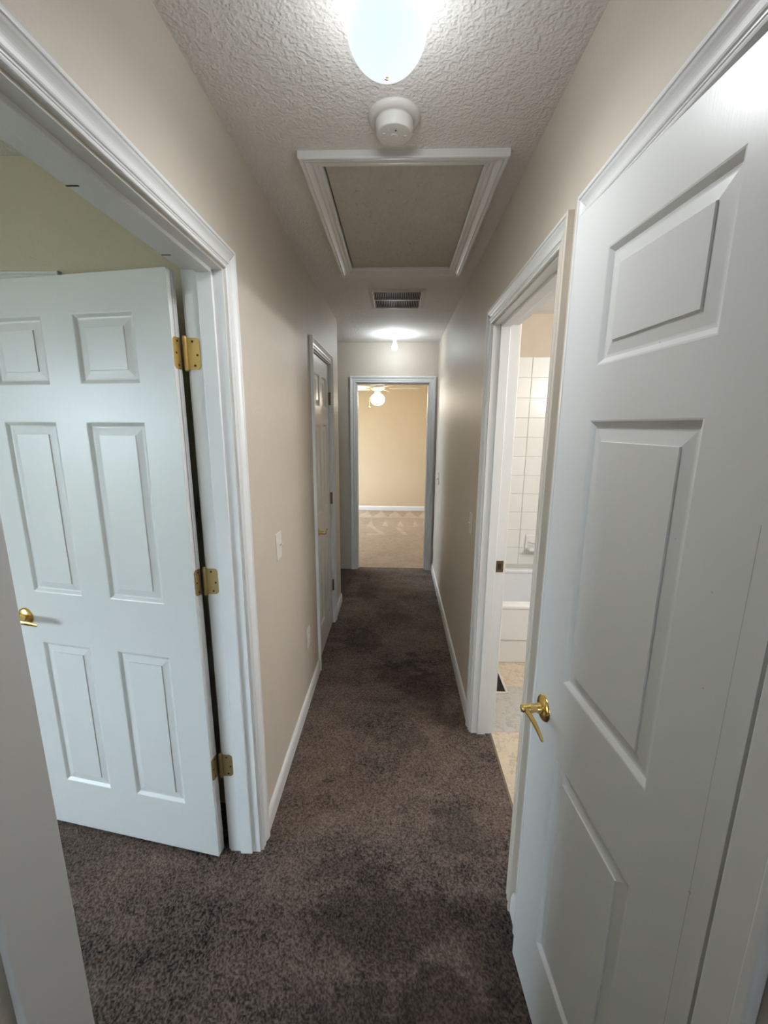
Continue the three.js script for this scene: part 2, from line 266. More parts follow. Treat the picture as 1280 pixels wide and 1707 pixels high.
/* ------------------------------------------------------------------ door casings and jambs */
const PROFILE = [[0, 0], [0, 0.0075], [0.0015, 0.0095], [0.004, 0.0102], [0.0065, 0.0095], [0.0075, 0.0078], [0.010, 0.0078], [0.0108, 0.0095], [0.013, 0.0098], [0.0135, 0.0085], [0.015, 0.0085], [0.016, 0.0112], [0.019, 0.0122], [0.026, 0.0122], [0.0275, 0.0112], [0.0282, 0.009], [0.0296, 0.009], [0.033, 0.0098], [0.037, 0.0112], [0.041, 0.0132], [0.045, 0.0158], [0.0485, 0.0172], [0.0495, 0.0150], [0.0512, 0.0150], [0.0522, 0.0178], [0.055, 0.0185], [0.0595, 0.0180], [0.0615, 0.0160], [0.062, 0]];
const CW = 0.062;
function sweep(a, b) {          // quads between two polylines of the same length (both sides closed at the ends)
  const v = []; const tri = (p, q, r) => v.push(...p, ...q, ...r);
  for (let i = 0; i + 1 < a.length; i++) { tri(a[i], b[i], b[i + 1]); tri(a[i], b[i + 1], a[i + 1]); }
  for (const [e, s] of [[a, 1], [b, -1]]) for (let i = 1; i + 1 < e.length; i++) s > 0 ? tri(e[0], e[i], e[i + 1]) : tri(e[0], e[i + 1], e[i]);
  const g = new THREE.BufferGeometry(); g.setAttribute('position', new THREE.Float32BufferAttribute(v, 3)); const q = outward(g); q.computeVertexNormals(); return uvBox(q);
}
function casingPieces(w, h, foot = 0) {     // local: opening 0..w by 0..h, z out of the wall
  const L0 = PROFILE.map(([u, t]) => [-u, foot, t]), L1 = PROFILE.map(([u, t]) => [-u, h + u, t]);
  const R0 = PROFILE.map(([u, t]) => [w + u, foot, t]), R1 = PROFILE.map(([u, t]) => [w + u, h + u, t]);
  return [sweep(L1, L0), sweep(R0, R1), sweep(L1.map((q) => q), R1).clone()];
}
function addCasing(parent, w, h, mat4, foot = 0, plainFirst = false, plainLast = false, lastMat = M.trim) {
  const [a0, b0, c] = casingPieces(w, h, foot), b = plainLast ? merge([rbox(w, w + 0.05, 0, h, 0, 0.0125, 0.0045, 4), rbox(w + 0.048, w + 0.066, 0, h, 0, 0.0165, 0.005, 4)]) : b0, a = plainFirst ? rbox(-0.100, 0, 0, h + CW, 0, 0.0125, 0.004, 3) : a0;
  for (const [n, g] of [['casing', a], ['casing', b], ['head_casing', c]]) { g.applyMatrix4(mat4); if (!(g === a && plainFirst) && !(g === b && plainLast)) g.computeVertexNormals(); part(n, g, g === b ? lastMat : M.trim, parent); }
}
const frameM = (origin, xdir, zdir) => new THREE.Matrix4().makeBasis(new THREE.Vector3(...xdir), new THREE.Vector3(0, 1, 0), new THREE.Vector3(...zdir)).setPosition(new THREE.Vector3(...origin));
const REV = 0.006, JT = 0.018;
// opening in a wall along z; xh: hall face, xr: far face; stopAt: [x0, x1] of the door stop
function doorFrameZ(label, [za, zb], xh, xr, stopAt, inner = true, plainNear = false, plainLast = false, lastMat = M.trim) {
  const t = thing('trim', label, 'door frame', [0, 0, 0], 0, 'structure');
  const lo = Math.min(xh, xr), hi = Math.max(xh, xr), out = xh > xr ? 1 : -1;
  part('jamb', rbox(lo, hi, 0, HEAD, za - 0.001, za + 0.001 + 0.0, 0.0005), M.trim, t);
  part('jamb', rbox(lo, hi, 0, HEAD, zb - 0.001, zb + 0.001, 0.0005), M.trim, t);
  part('head_jamb', rbox(lo, hi, HEAD - 0.001, HEAD + 0.001, za, zb, 0.0005), M.trim, t);
  if (stopAt) {
    const [s0, s1] = stopAt;
    part('door_stop', merge([rbox(s0, s1, 0, HEAD, za, za + 0.011, 0.0025), rbox(s0, s1, 0, HEAD, zb - 0.011, zb, 0.0025), rbox(s0, s1, HEAD - 0.011, HEAD, za, zb, 0.0025)]), M.trim, t);
  }
  const w = zb - za + 2 * REV;
  addCasing(t, w, HEAD + REV, out > 0 ? frameM([xh, 0, zb + REV], [0, 0, -1], [1, 0, 0]) : frameM([xh, 0, za - REV], [0, 0, 1], [-1, 0, 0]), 0, plainNear, plainLast, lastMat);
  if (inner) addCasing(t, w, HEAD + REV, out > 0 ? frameM([xr, 0, za - REV], [0, 0, 1], [-1, 0, 0]) : frameM([xr, 0, zb + REV], [0, 0, -1], [1, 0, 0]));
  return t;
}
const frame1 = doorFrameZ('white moulded door frame around the open six panel door', D1, XL, XL - WT, [XL - 0.073, XL - 0.028], true, true);
for (const z of [-0.86, -1.18]) part('gouge', box(XL - WT + 0.000, XL - WT + 0.024, HEAD - 0.0018, HEAD - 0.0006, z - 0.002, z + 0.002), M.dark, frame1);
const frame2 = doorFrameZ('white moulded frame of the closed closet door past the switch', D2, XL, XL - WT, [XL - 0.09, XL - 0.05], false);
const frame3 = doorFrameZ('white moulded frame around the ajar narrow door', D3, XR, XR + WT, [XR + 0.05, XR + 0.09], false, false, true);
const frame4 = doorFrameZ('white moulded frame of the bathroom doorway', D4, XR, XR + WT, [XR + 0.032, XR + 0.074], true, false, false, M.wall);
{
  const t = thing('trim', 'white moulded frame of the far bedroom doorway', 'door frame', [0, 0, 0], 0, 'structure'), [a, b] = DF;
  part('jamb', rbox(a - 0.001, a + 0.001, 0, HEAD, ZFAR - WT, ZFAR, 0.0005), M.trim, t); part('jamb', rbox(b - 0.001, b + 0.001, 0, HEAD, ZFAR - WT, ZFAR, 0.0005), M.trim, t);
  part('head_jamb', rbox(a, b, HEAD - 0.001, HEAD + 0.001, ZFAR - WT, ZFAR, 0.0005), M.trim, t);
  part('door_stop', merge([rbox(a, a + 0.011, 0, HEAD, ZFAR - 0.07, ZFAR - 0.03, 0.0025), rbox(b - 0.011, b, 0, HEAD, ZFAR - 0.07, ZFAR - 0.03, 0.0025), rbox(a, b, HEAD - 0.011, HEAD, ZFAR - 0.07, ZFAR - 0.03, 0.0025)]), M.trim, t);
  addCasing(t, b - a + 2 * REV, HEAD + REV, frameM([a - REV, 0, ZFAR], [1, 0, 0], [0, 0, 1]));
  addCasing(t, b - a + 2 * REV, HEAD + REV, frameM([b + REV, 0, ZFAR - WT], [-1, 0, 0], [0, 0, -1]));
  for (const y of [1.82, 1.1, 0.36]) part('hinge_leaf', rbox(a + 0.0005, a + 0.005, y - 0.045, y + 0.045, ZFAR - WT - 0.004, ZFAR - WT + 0.034, 0.001), M.oldBrass, t);
}
// closet casing on the bedroom wall, its head just above the open door
{
  const t = thing('trim', 'white closet door frame on the bedroom wall behind the open door', 'door frame', [0, 0, 0], 0, 'structure');
  addCasing(t, 1.2, HEAD, frameM([-2.39, 0, ZROOM], [1, 0, 0], [0, 0, 1]));
  const c = thing('door_5', 'white flat closet door hidden behind the open six panel door', 'door', [0, 0, 0], 0, 'structure');
  part('slab', rbox(-2.385, -1.795, 0.015, 2.03, ZROOM, ZROOM + 0.012, 0.002), M.door, c); part('slab', rbox(-1.785, -1.195, 0.015, 2.03, ZROOM, ZROOM + 0.006, 0.002), M.door, c);
}

/* ------------------------------------------------------------------ baseboards */
const baseProf = [[0, 0], [0.0125, 0], [0.0125, 0.062], [0.0105, 0.068], [0.0095, 0.074], [0.006, 0.080], [0.003, 0.083], [0, 0.083]];
function baseboard(name, label, runs) {                // runs: [x, z, nx, nz, length] start point, wall normal; runs to the right of the normal
  const t = []; for (const [x, z, nx, nz, len] of runs) { const tx = nz, tz = -nx; const A = baseProf.map(([d, y]) => [x + nx * d, y, z + nz * d]), B = baseProf.map(([d, y]) => [x + nx * d + tx * len, y, z + nz * d + tz * len]); t.push(sweep(B, A)); }
  return solid(name, merge(t), M.trim, label, 'baseboard', 'structure');
}
baseboard('baseboard_left', 'white baseboard under the switch and outlet', [[XL, D1[0] - REV - CW, 1, 0, (D1[0] - REV - CW) - (D2[1] + REV + CW)]]);
baseboard('baseboard_closet', 'short white baseboard past the closed closet door', [[XL, D2[0] - REV - CW, 1, 0, (D2[0] - REV - CW) - ZJOG]]);
baseboard('baseboard_right', 'white baseboard from the bathroom doorway to the far bedroom', [[XR, ZFAR, -1, 0, D4[0] - REV - CW - ZFAR]]);
baseboard('baseboard_pier', 'tiny white baseboard between narrow door and bathroom frame', [[XR, D4[1] + REV + CW, -1, 0, (D3[0] - REV - CW) - (D4[1] + REV + CW)]]);
baseboard('baseboard_far', 'white baseboard along the far bedroom wall', [[-2.6, ZBED, 0, 1, 4.3]]);

/* ------------------------------------------------------------------ panelled doors */
const RINGS = [[0, 0], [0.003, -0.0008], [0.008, -0.0045], [0.012, -0.0078], [0.0155, -0.0084], [0.018, -0.0084], [0.0395, -0.0052], [0.0405, -0.0024]];
function panelGeo(w, h) {                              // raised panel, centred, facing +z
  const v = [], ring = ([i, d]) => [[-w / 2 + i, -h / 2 + i, d], [w / 2 - i, -h / 2 + i, d], [w / 2 - i, h / 2 - i, d], [-w / 2 + i, h / 2 - i, d]];
  const quad = (a, b, c, d) => v.push(...a, ...b, ...c, ...a, ...c, ...d);
  for (let k = 0; k + 1 < RINGS.length; k++) { const A = ring(RINGS[k]), B = ring(RINGS[k + 1]); for (let i = 0; i < 4; i++) { const j = (i + 1) % 4; quad(A[i], A[j], B[j], B[i]); } }
  const C = ring(RINGS.at(-1)); quad(C[0], C[1], C[2], C[3]);
  const g = new THREE.BufferGeometry(); g.setAttribute('position', new THREE.Float32BufferAttribute(v, 3)); g.computeVertexNormals(); return uvBox(g);
}
function buildDoor(t, { w, y0, y1, zf, s, cols, rows, thick = 0.035, mat = M.door, gap = 0.003, off = 0.006, lines = [] }) {
  // local frame: origin at the hinge pin, leaf spans off..off+w along s*x, front face at z = zf
  const rects = []; for (const [a, b] of cols) for (const [c, d] of rows) rects.push([s > 0 ? off + a : -off - b, s > 0 ? off + b : -off - a, c, d]);
  const xa = s > 0 ? off : -off - w, xb = xa + w, R = 0.0015;
  const sh = new THREE.Shape([new THREE.Vector2(xa, y0), new THREE.Vector2(xb, y0), new THREE.Vector2(xb, y1), new THREE.Vector2(xa, y1)]);
  for (const [a, b, c, d] of rects) sh.holes.push(new THREE.Path([new THREE.Vector2(a, c), new THREE.Vector2(a, d), new THREE.Vector2(b, d), new THREE.Vector2(b, c)]));
  const f = new THREE.ShapeGeometry(sh); f.translate(0, 0, zf); const bk = new THREE.ShapeGeometry(sh); bk.scale(1, 1, -1); bk.translate(0, 0, zf - thick); { const ix = bk.index.array; for (let i = 0; i < ix.length; i += 3) { const q = ix[i]; ix[i] = ix[i + 1]; ix[i + 1] = q; } bk.computeVertexNormals(); }
  const side = []; const e = 0.0004;
  side.push(box(xa, xa + e, y0, y1, zf - thick, zf), box(xb - e, xb, y0, y1, zf - thick, zf), box(xa, xb, y0, y0 + e, zf - thick, zf), box(xa, xb, y1 - e, y1, zf - thick, zf));
  part('slab', merge([uvBox(clean(f)), uvBox(clean(bk)), ...side, box(xa, xb, y0, y1, zf - thick / 2 - 0.002, zf - thick / 2 + 0.002)]), mat, t);
  for (const [a, b, c, d] of rects) {
    const g = panelGeo(b - a, d - c); g.translate((a + b) / 2, (c + d) / 2, zf);
    const g2 = panelGeo(b - a, d - c); g2.rotateY(Math.PI); g2.translate((a + b) / 2, (c + d) / 2, zf - thick);
    part('panel', merge([g, g2]), mat, t);
  }
  return { xa, xb };
}
function addLever(t, x, y, z, dir, mat = M.brass, side = 1) {   // rosette, neck and lever on the face at z, lever runs along dir*x
  const h = node('handle', t); h.position.set(x, y, z); if (side < 0) h.rotation.y = Math.PI;
  const d = side < 0 ? -dir : dir;
  const ros = lathe([[0, 0.011], [0.014, 0.011], [0.022, 0.0095], [0.029, 0.0065], [0.0325, 0.003], [0.033, 0]], 40); ros.rotateX(Math.PI / 2); part('rosette', ros, mat, h);
  const neck = lathe([[0.013, 0.010], [0.0125, 0.018], [0.0105, 0.020], [0.0105, 0.030], [0.0118, 0.032], [0.0118, 0.040], [0.0100, 0.042], [0.0100, 0.052], [0.0085, 0.058], [0, 0.059]], 28); neck.rotateX(Math.PI / 2); part('neck', neck, mat, h);
  const rings = [], N = 14, K = 14; const pos = [];
  for (let i = 0; i <= N; i++) { const q = i / N, cx = d * (-0.008 + q * 0.118), cz = 0.050 - 0.004 * Math.sin(q * Math.PI) , cy = 0.001 - 0.002 * q, hh = (0.0062 + 0.0018 * Math.sin(q * Math.PI)) * (q > 0.96 ? 0.6 : 1) * (i === 0 ? 0.6 : 1), tt = (0.0052 - 0.0018 * q) * (i === 0 || i === N ? 0.5 : 1); const r = []; for (let k = 0; k < K; k++) { const a = k / K * Math.PI * 2; r.push([cx, cy + Math.sin(a) * hh, cz + Math.cos(a) * tt]); } rings.push(r); }
  const quad = (a, b, c, e) => d > 0 ? pos.push(...a, ...b, ...c, ...a, ...c, ...e) : pos.push(...a, ...c, ...b, ...a, ...e, ...c);
  for (let i = 0; i < N; i++) for (let k = 0; k < K; k++) { const k2 = (k + 1) % K; quad(rings[i][k], rings[i][k2], rings[i + 1][k2], rings[i + 1][k]); }
  for (const [r, f] of [[rings[0], 1], [rings[N], 0]]) for (let k = 1; k + 1 < K; k++) (f ^ (d > 0 ? 0 : 1)) ? pos.push(...r[0], ...r[k + 1], ...r[k]) : pos.push(...r[0], ...r[k], ...r[k + 1]);
  const g = new THREE.BufferGeometry(); g.setAttribute('position', new THREE.Float32BufferAttribute(pos, 3)); const lv = outward(g); lv.computeVertexNormals(); uvBox(lv);
  part('lever', lv, mat, h); return h;
}
function leafGeo(w, h, r = 0.012, t = 0.0022) {        // rounded on the far (+x) corners, lies in the xy plane, x 0..w
  const s = new THREE.Shape(); s.moveTo(0, -h / 2); s.lineTo(w - r, -h / 2); s.absarc(w - r, -h / 2 + r, r, -Math.PI / 2, 0); s.lineTo(w, h / 2 - r); s.absarc(w - r, h / 2 - r, r, 0, Math.PI / 2); s.lineTo(0, h / 2); s.closePath();
  return clean(new THREE.ExtrudeGeometry(s, { depth: t, bevelEnabled: false, curveSegments: 6 }));
}
const HH = 0.089;
const SCREWS = [[0.028, 0.008], [0.017, 0.034], [0.024, -0.034]];
function screwSet(geos, place) { const g = geos.map(([x, y]) => { const c = new THREE.CylinderGeometry(0.0034, 0.0034, 0.0008, 12); c.rotateX(Math.PI / 2); c.translate(x, y, 0.0024); return c; }); return g.map((c) => c.applyMatrix4(place)); }

// --- open six panel door into the bedroom
const COLS6 = [[0.120, 0.332], [0.445, 0.652]], ROWS = [[0.222, 0.823], [1.018, 1.612], [1.726, 1.929]];
{
  const th = Math.atan2(-0.167, 0.986);
  const t = thing('door_1', 'open white six panel door with brass lever and hinges', 'door', [XL - WT - 0.010, 0, D1[0] + 0.002], th, 'structure');
  buildDoor(t, { w: 0.765, y0: 0.012, y1: 2.036, zf: 0.035, s: -1, cols: COLS6, rows: ROWS, off: 0.016 });
  addLever(t, -0.016 - 0.706, 0.917, 0.035, 1, M.brass, 1);
  addLever(t, -0.016 - 0.706, 0.917, 0.0, 1, M.brass, -1);
  part('latch_plate', rbox(-0.7825, -0.7805, 0.888, 0.946, 0.006, 0.029, 0.0005), M.brass, t);
  for (const [y, m] of [[1.812, M.hingeBrass], [1.098, M.hingeOld], [0.385, M.hingeOld]]) {
    const h = node('hinge', t); h.position.set(0, y, 0);
    const b = lathe([[0, -0.05], [0.004, -0.05], [0.0062, -0.0455], [0.0062, -0.018], [0.0056, -0.0175], [0.0062, -0.017], [0.0062, 0.0], [0.0056, 0.0005], [0.0062, 0.001], [0.0062, 0.0175], [0.0056, 0.018], [0.0062, 0.0185], [0.0062, 0.0455], [0.004, 0.05], [0, 0.05]], 18); part('barrel', b, m, h);
    // leaf on the edge of the door: faces +x in the door frame
    const A = new THREE.Matrix4().makeBasis(new THREE.Vector3(0, 0, -1), new THREE.Vector3(0, 1, 0), new THREE.Vector3(1, 0, 0)).setPosition(-0.0165, 0, 0.002); const lg = leafGeo(0.031, HH); lg.rotateZ(Math.PI); lg.applyMatrix4(A); part('door_leaf', lg, m, h);
    const cc = new THREE.CylinderGeometry(0.0034, 0.0034, 0.0008, 12);
    for (const g of screwSet([[-0.013, 0.034], [-0.02, 0.0], [-0.013, -0.034]], A)) part('screw_hole', g, M.dark, h);
    // leaf on the jamb: fixed, so turned back against the swing of the door
    const B = new THREE.Matrix4().makeRotationY(-th).multiply(new THREE.Matrix4().makeBasis(new THREE.Vector3(1, 0, 0), new THREE.Vector3(0, 1, 0), new THREE.Vector3(0, 0, 1)).setPosition(0.0, 0, -0.002)); const jg = leafGeo(0.043, HH); jg.applyMatrix4(B); part('jamb_leaf', jg, m, h);
    for (const g of screwSet([[0.035, -0.004], [0.022, 0.034], [0.026, -0.034]], B)) part('screw_hole', g, M.dark, h);
  }
}
// --- closed closet door down the hall
{
  const t = thing('door_2', 'closed white six panel closet door beside the recess', 'door', [XL - 0.006, 0, D2[0] + 0.002], Math.PI / 2, 'structure');
  buildDoor(t, { w: 0.613, y0: 0.014, y1: 2.034, zf: -0.004, s: -1, cols: [[0.1, 0.257], [0.357, 0.513]], rows: ROWS, off: 0.004 });
  addLever(t, -0.004 - 0.555, 0.917, -0.004, 1, M.oldBrass, 1);
  for (const y of [1.80, 1.05, 0.335]) { const h = node('hinge', t); h.position.set(0.0, y, 0.006); part('barrel', lathe([[0, -0.048], [0.007, -0.0445], [0.007, 0.0445], [0, 0.048]], 14), M.bronze, h); part('leaf', rbox(-0.022, 0, -HH / 2, HH / 2, -0.0105, -0.0085, 0.0005), M.bronze, h); }
  part('latch_plate', rbox(-0.6245, -0.608, 0.885, 0.948, -0.006, -0.0015, 0.001), M.bronze, t);
}
// --- narrow three panel door standing ajar
const RA = [0.373, -0.990], RD = [-0.0711, -0.9975];
{
  const W3 = 0.556, hx = RA[0] - RD[0] * (W3 + 0.002), hz = RA[1] - RD[1] * (W3 + 0.002);
  const t = thing('door_3', 'narrow white three panel door standing ajar with brass lever', 'door', [hx, 0, hz], Math.atan2(-0.9975, 0.0711), 'structure');
  buildDoor(t, { w: W3, y0: 0.026, y1: 2.036, zf: 0, s: -1, cols: [[W3 - 0.418, W3 - 0.131]], rows: [[0.274, 0.845], [1.038, 1.620], [1.722, 1.931]], off: 0.002 });
  addLever(t, -0.002 - (W3 - 0.055), 0.916, 0, 1, M.brass, 1);
  part('stile_seam', box(-0.0355, -0.0347, 0.026, 1.5, -0.0005, 0.00015), M.groove, t);
  for (const [x, y, r] of [[0.475, 1.40, 0.0016], [0.487, 1.27, 0.0012], [0.523, 0.98, 0.002], [0.30, 1.735, 0.0012], [0.40, 1.45, 0.0012]]) { const c = new THREE.CylinderGeometry(r, r, 0.0006, 8); c.rotateX(Math.PI / 2); c.translate(x - W3 - 0.002 + 0.0, y, y > 1.7 ? -0.0062 : 0.0001); part('nick', clean(c), M.groove, t); }
  for (const y of [1.8, 0.3]) { const h = node('hinge', t); h.position.set(0.004, y, 0.004); part('barrel', lathe([[0, -0.048], [0.006, -0.0445], [0.006, 0.0445], [0, 0.048]], 14), M.brass, h); }
}

/* ------------------------------------------------------------------ wall plates */
function plateBase(name, label, cat, [x, y, z], nx, group) {     // local z out of the wall
  const t = thing(name, label, cat, [x, y, z], nx > 0 ? Math.PI / 2 : -Math.PI / 2, undefined, group);
  part('cover_plate', rbox(-0.035, 0.035, -0.0575, 0.0575, 0, 0.006, 0.0028, 3), M.plate, t);
  for (const s of [-1, 1]) { const c = new THREE.CylinderGeometry(0.003, 0.003, 0.0012, 14); c.rotateX(Math.PI / 2); c.translate(0, name === 'wall_outlet' ? 0 : s * 0.03, 0.0063); if (name !== 'wall_outlet' || s > 0) part('screw', clean(c), M.plastic, t); }
  return t;
}
function toggle(label, pos, nx, up = 1) {
  const t = plateBase('light_switch', label, 'light switch', pos, nx);
  part('toggle_slot', rbox(-0.0055, 0.0055, -0.0125, 0.0125, 0.0052, 0.0066, 0.0005), M.plastic, t);
  const g = rbox(-0.0038, 0.0038, -0.004, 0.004, 0, 0.017, 0.0012); g.rotateX(-0.5 * up); g.translate(0, 0, 0.004); part('toggle', g, M.plastic, t);
}
toggle('ivory toggle switch on the wall beside the open six panel door', [XL, 1.10, -1.705], 1);
toggle('ivory toggle switch on the wall just past the bathroom frame', [XR, 1.085, -2.235], -1);
toggle('ivory toggle switch on the wall next to the far doorway', [XR, 1.10, -4.1], -1, -1);
{
  const t = plateBase('wall_outlet', 'ivory duplex outlet low on the wall before the closet door', 'outlet', [XL, 0.40, -2.215], 1);
  for (const s of [-1, 1]) { const o = part('socket', rbox(-0.0165, 0.0165, s * 0.0195 - 0.014, s * 0.0195 + 0.014, 0.004, 0.0078, 0.003, 3), M.plastic, t); for (const q of [-1, 1]) part('slot', box(q * 0.0063 - 0.001, q * 0.0063 + 0.001, s * 0.0195 - 0.001, s * 0.0195 + 0.007, 0.0078, 0.0081), M.dark, o); }
}
// strike plate on the bathroom jamb
{
  const z = D4[0];
  part('strike_plate', rbox(XR + 0.078, XR + 0.113, 0.908, 0.966, z + 0.0005, z + 0.003, 0.0008), M.bronze, frame4);
  part('strike_hole', box(XR + 0.086, XR + 0.102, 0.922, 0.952, z + 0.003, z + 0.0034), M.dark, frame4);
}

/* ------------------------------------------------------------------ ceiling fittings */
function bulbLight(parent, pos, color, cd, size) { const l = new THREE.PointLight(color, cd, 0, 2); l.position.set(...pos); l.castShadow = true; l.shadow.radius = size / 0.02; parent.add(l); l.name = 'lamp_light'; return l; }
const glow = (c, k) => std({ color: lin(0.85, 0.85, 0.85), roughness: 0.3, emissive: c.clone(), emissiveIntensity: k });
{
  const t = thing('ceiling_light', 'lit white glass globe ceiling light ahead of the smoke alarm', 'ceiling light', [-0.030, H, -0.988]);
  part('canopy', lathe([[0, 0], [0.062, 0], [0.062, -0.006], [0.055, -0.012], [0.050, -0.014], [0, -0.014]].reverse(), 40), M.plastic, t);
  const pts = []; for (let i = 0; i <= 28; i++) { const a = i / 28 * 2.45; pts.push([0.079 * Math.sin(a), -0.072 - 0.076 * Math.cos(a)]); } pts.push([0.049, -0.012]);
  part('globe', lathe(pts, 48), glow(lin(0.74, 0.90, 1.0), 0.93), t);
  const rust = std({ color: lin(0.62, 0.5, 0.3), roughness: 0.9 });
  const st = []; const r = rng(5); for (let i = 0; i < 9; i++) { const a = 0.06 + r() * 0.2, b = -Math.PI / 2 + (r() - 0.5) * 0.5; const g = new THREE.SphereGeometry(0.0010 + 0.0015 * r(), 8, 6); g.scale(1.3, 0.5, 1); g.translate(0.0793 * Math.sin(a) * Math.cos(b), -0.072 - 0.0763 * Math.cos(a), 0.0793 * Math.sin(a) * Math.sin(b)); st.push(g); } part('stain', merge(st), rust, t);
  bulbLight(t, [0, -0.122, 0], COOL, DOME_CD, 0.05);
  const sp = new THREE.SpotLight(COOL, DOME_DOWN_CD, 0, Math.PI / 2 - 0.02, 1, 2); sp.position.set(0, -0.115, 0); sp.target.position.set(0, -2, 0); sp.castShadow = true; sp.shadow.radius = 3; sp.name = 'lamp_light'; t.add(sp, sp.target);
}
{
  const t = thing('smoke_alarm', 'round white smoke alarm between the globe light and the attic hatch', 'smoke alarm', [-0.019, H, -1.345]);
  part('mounting_ring', lathe([[0, -0.011], [0.052, -0.011], [0.056, -0.013], [0.064, -0.012], [0.070, -0.008], [0.0725, -0.003], [0.0725, 0]], 48), M.plastic, t);
  const b = part('body', lathe([[0, -0.0455], [0.030, -0.0452], [0.046, -0.0440], [0.0482, -0.0425], [0.0495, -0.0400], [0.0515, -0.028], [0.0525, -0.018], [0.0525, -0.0145], [0.0500, -0.013], [0.0500, -0.010]], 48), M.plastic, t);
  for (let i = 0; i < 9; i++) { const a = i / 9 * Math.PI * 2; const g = rbox(-0.0035, 0.0035, -0.0008, 0.0008, -0.0012, 0.0012, 0.0004); g.rotateY(a); g.translate(0.03 * Math.cos(a), -0.0454, 0.03 * Math.sin(a)); part('sound_slot', g, M.vent, b); }
  const hl = new THREE.CylinderGeometry(0.0026, 0.0026, 0.001, 12); hl.translate(0.004, -0.0455, 0.022); part('sensor_hole', clean(hl), M.dark, t);
  part('test_button', lathe([[0, -0.0472], [0.009, -0.0468], [0.0105, -0.0450], [0.0105, -0.044]], 24), M.plastic, t);
}
{
  const t = thing('attic_hatch', 'attic hatch panel in a white moulded frame on the ceiling', 'attic hatch');
  const X0 = -0.322, X1 = 0.336, Z0 = -2.545, Z1 = -1.482, ix0 = HX0 + 0.004, ix1 = HX1 - 0.004, iz0 = HZ0 + 0.004, iz1 = HZ1 - 0.004;
  // profile: width from inner edge, drop from ceiling (projects downwards)
  const P = [[0, 0], [0, 0.009], [0.003, 0.0105], [0.011, 0.0105], [0.012, 0.009], [0.014, 0.009], [0.016, 0.013], [0.026, 0.0145], [0.028, 0.0125], [0.031, 0.0125], [0.036, 0.014], [0.043, 0.018], [0.047, 0.021], [0.050, 0.021], [0.052, 0.019], [0.054, 0.021], [0.062, 0.0225], [0.0655, 0.021], [0.0665, 0.018], [0.0665, 0]];
  const sides = [[[X0, Z1], [X1, Z1], [0, 1]], [[X1, Z1], [X1, Z0], [1, 0]], [[X1, Z0], [X0, Z0], [0, -1]], [[X0, Z0], [X0, Z1], [-1, 0]]];
  const W = 0.0665;
  for (const [[ax, az], [bx, bz], [nx, nz]] of sides) {
    const A = P.map(([u, d]) => { const k = W - u; return [ax + Math.sign(bx - ax) * k - nx * k, H - d, az + Math.sign(bz - az) * k - nz * k]; });
    const B = P.map(([u, d]) => { const k = W - u; return [bx - Math.sign(bx - ax) * k - nx * k, H - d, bz - Math.sign(bz - az) * k - nz * k]; });
    part('frame_moulding', sweep(A, B), M.trim, t);
  }
  const g = box(ix0 + 0.002, ix1 - 0.002, H + 0.004, H + 0.016, iz0 + 0.002, iz1 - 0.002), p = g.attributes.position, uv = g.attributes.uv; for (let i = 0; i < p.count; i++) uv.setXY(i, (p.getX(i) - ix0) / (ix1 - ix0), (p.getZ(i) - iz0) / (iz1 - iz0));
  part('hatch_panel', g, M.hatch, t);
  part('backing_board', box(HX0 - 0.05, HX1 + 0.05, H + 0.06, H + 0.075, HZ0 - 0.05, HZ1 + 0.05), M.ply, t);
}
{
  const t = thing('ceiling_vent', 'off-white ceiling air vent with two banks of fins', 'air vent', [-0.0125, H, -3.03]);
  const w = 0.182, d = 0.212, b = 0.030, dr = 0.011;
  part('backing', box(-w + b, w - b, -0.0012, -0.0002, -d + b, d - b), M.dark, t);
  const P = [[0, 0], [0, dr], [0.004, dr + 0.001], [0.012, dr], [0.027, 0.004], [b, 0.002], [b, 0]].map(([u, q]) => [u, q]);
  const sides = [[[-w, d], [w, d], [0, 1]], [[w, d], [w, -d], [1, 0]], [[w, -d], [-w, -d], [0, -1]], [[-w, -d], [-w, d], [-1, 0]]];
  for (const [[ax, az], [bx, bz], [nx, nz]] of sides) {
    const A = P.map(([u, q]) => { const k = b - u; return [ax + Math.sign(bx - ax) * k - nx * k, -q, az + Math.sign(bz - az) * k - nz * k]; });
    const B = P.map(([u, q]) => { const k = b - u; return [bx - Math.sign(bx - ax) * k - nx * k, -q, bz - Math.sign(bz - az) * k - nz * k]; });
    part('frame', sweep(A, B), M.vent, t);
  }
  part('divider', rbox(-w + b, w - b, -0.010, -0.001, -0.008, 0.008, 0.001), M.vent, t);
  const fin = box(-0.0007, 0.0007, -0.009, -0.001, -0.0855, 0.0855);
  for (const s of [-1, 1]) for (let i = 0; i < 26; i++) { const m = part('fin', fin, M.vent, t); m.position.set(-w + b + 0.0058 + i * 0.0117, 0, s * 0.0935); m.rotation.z = 0; }
  part('damper_tab', rbox(-0.006, 0.02, -0.017, -0.004, d - b - 0.02 - 2 * d + 2 * b + 0.02, d - b - 2 * d + 2 * b + 0.01, 0.002), M.plastic, t);
}
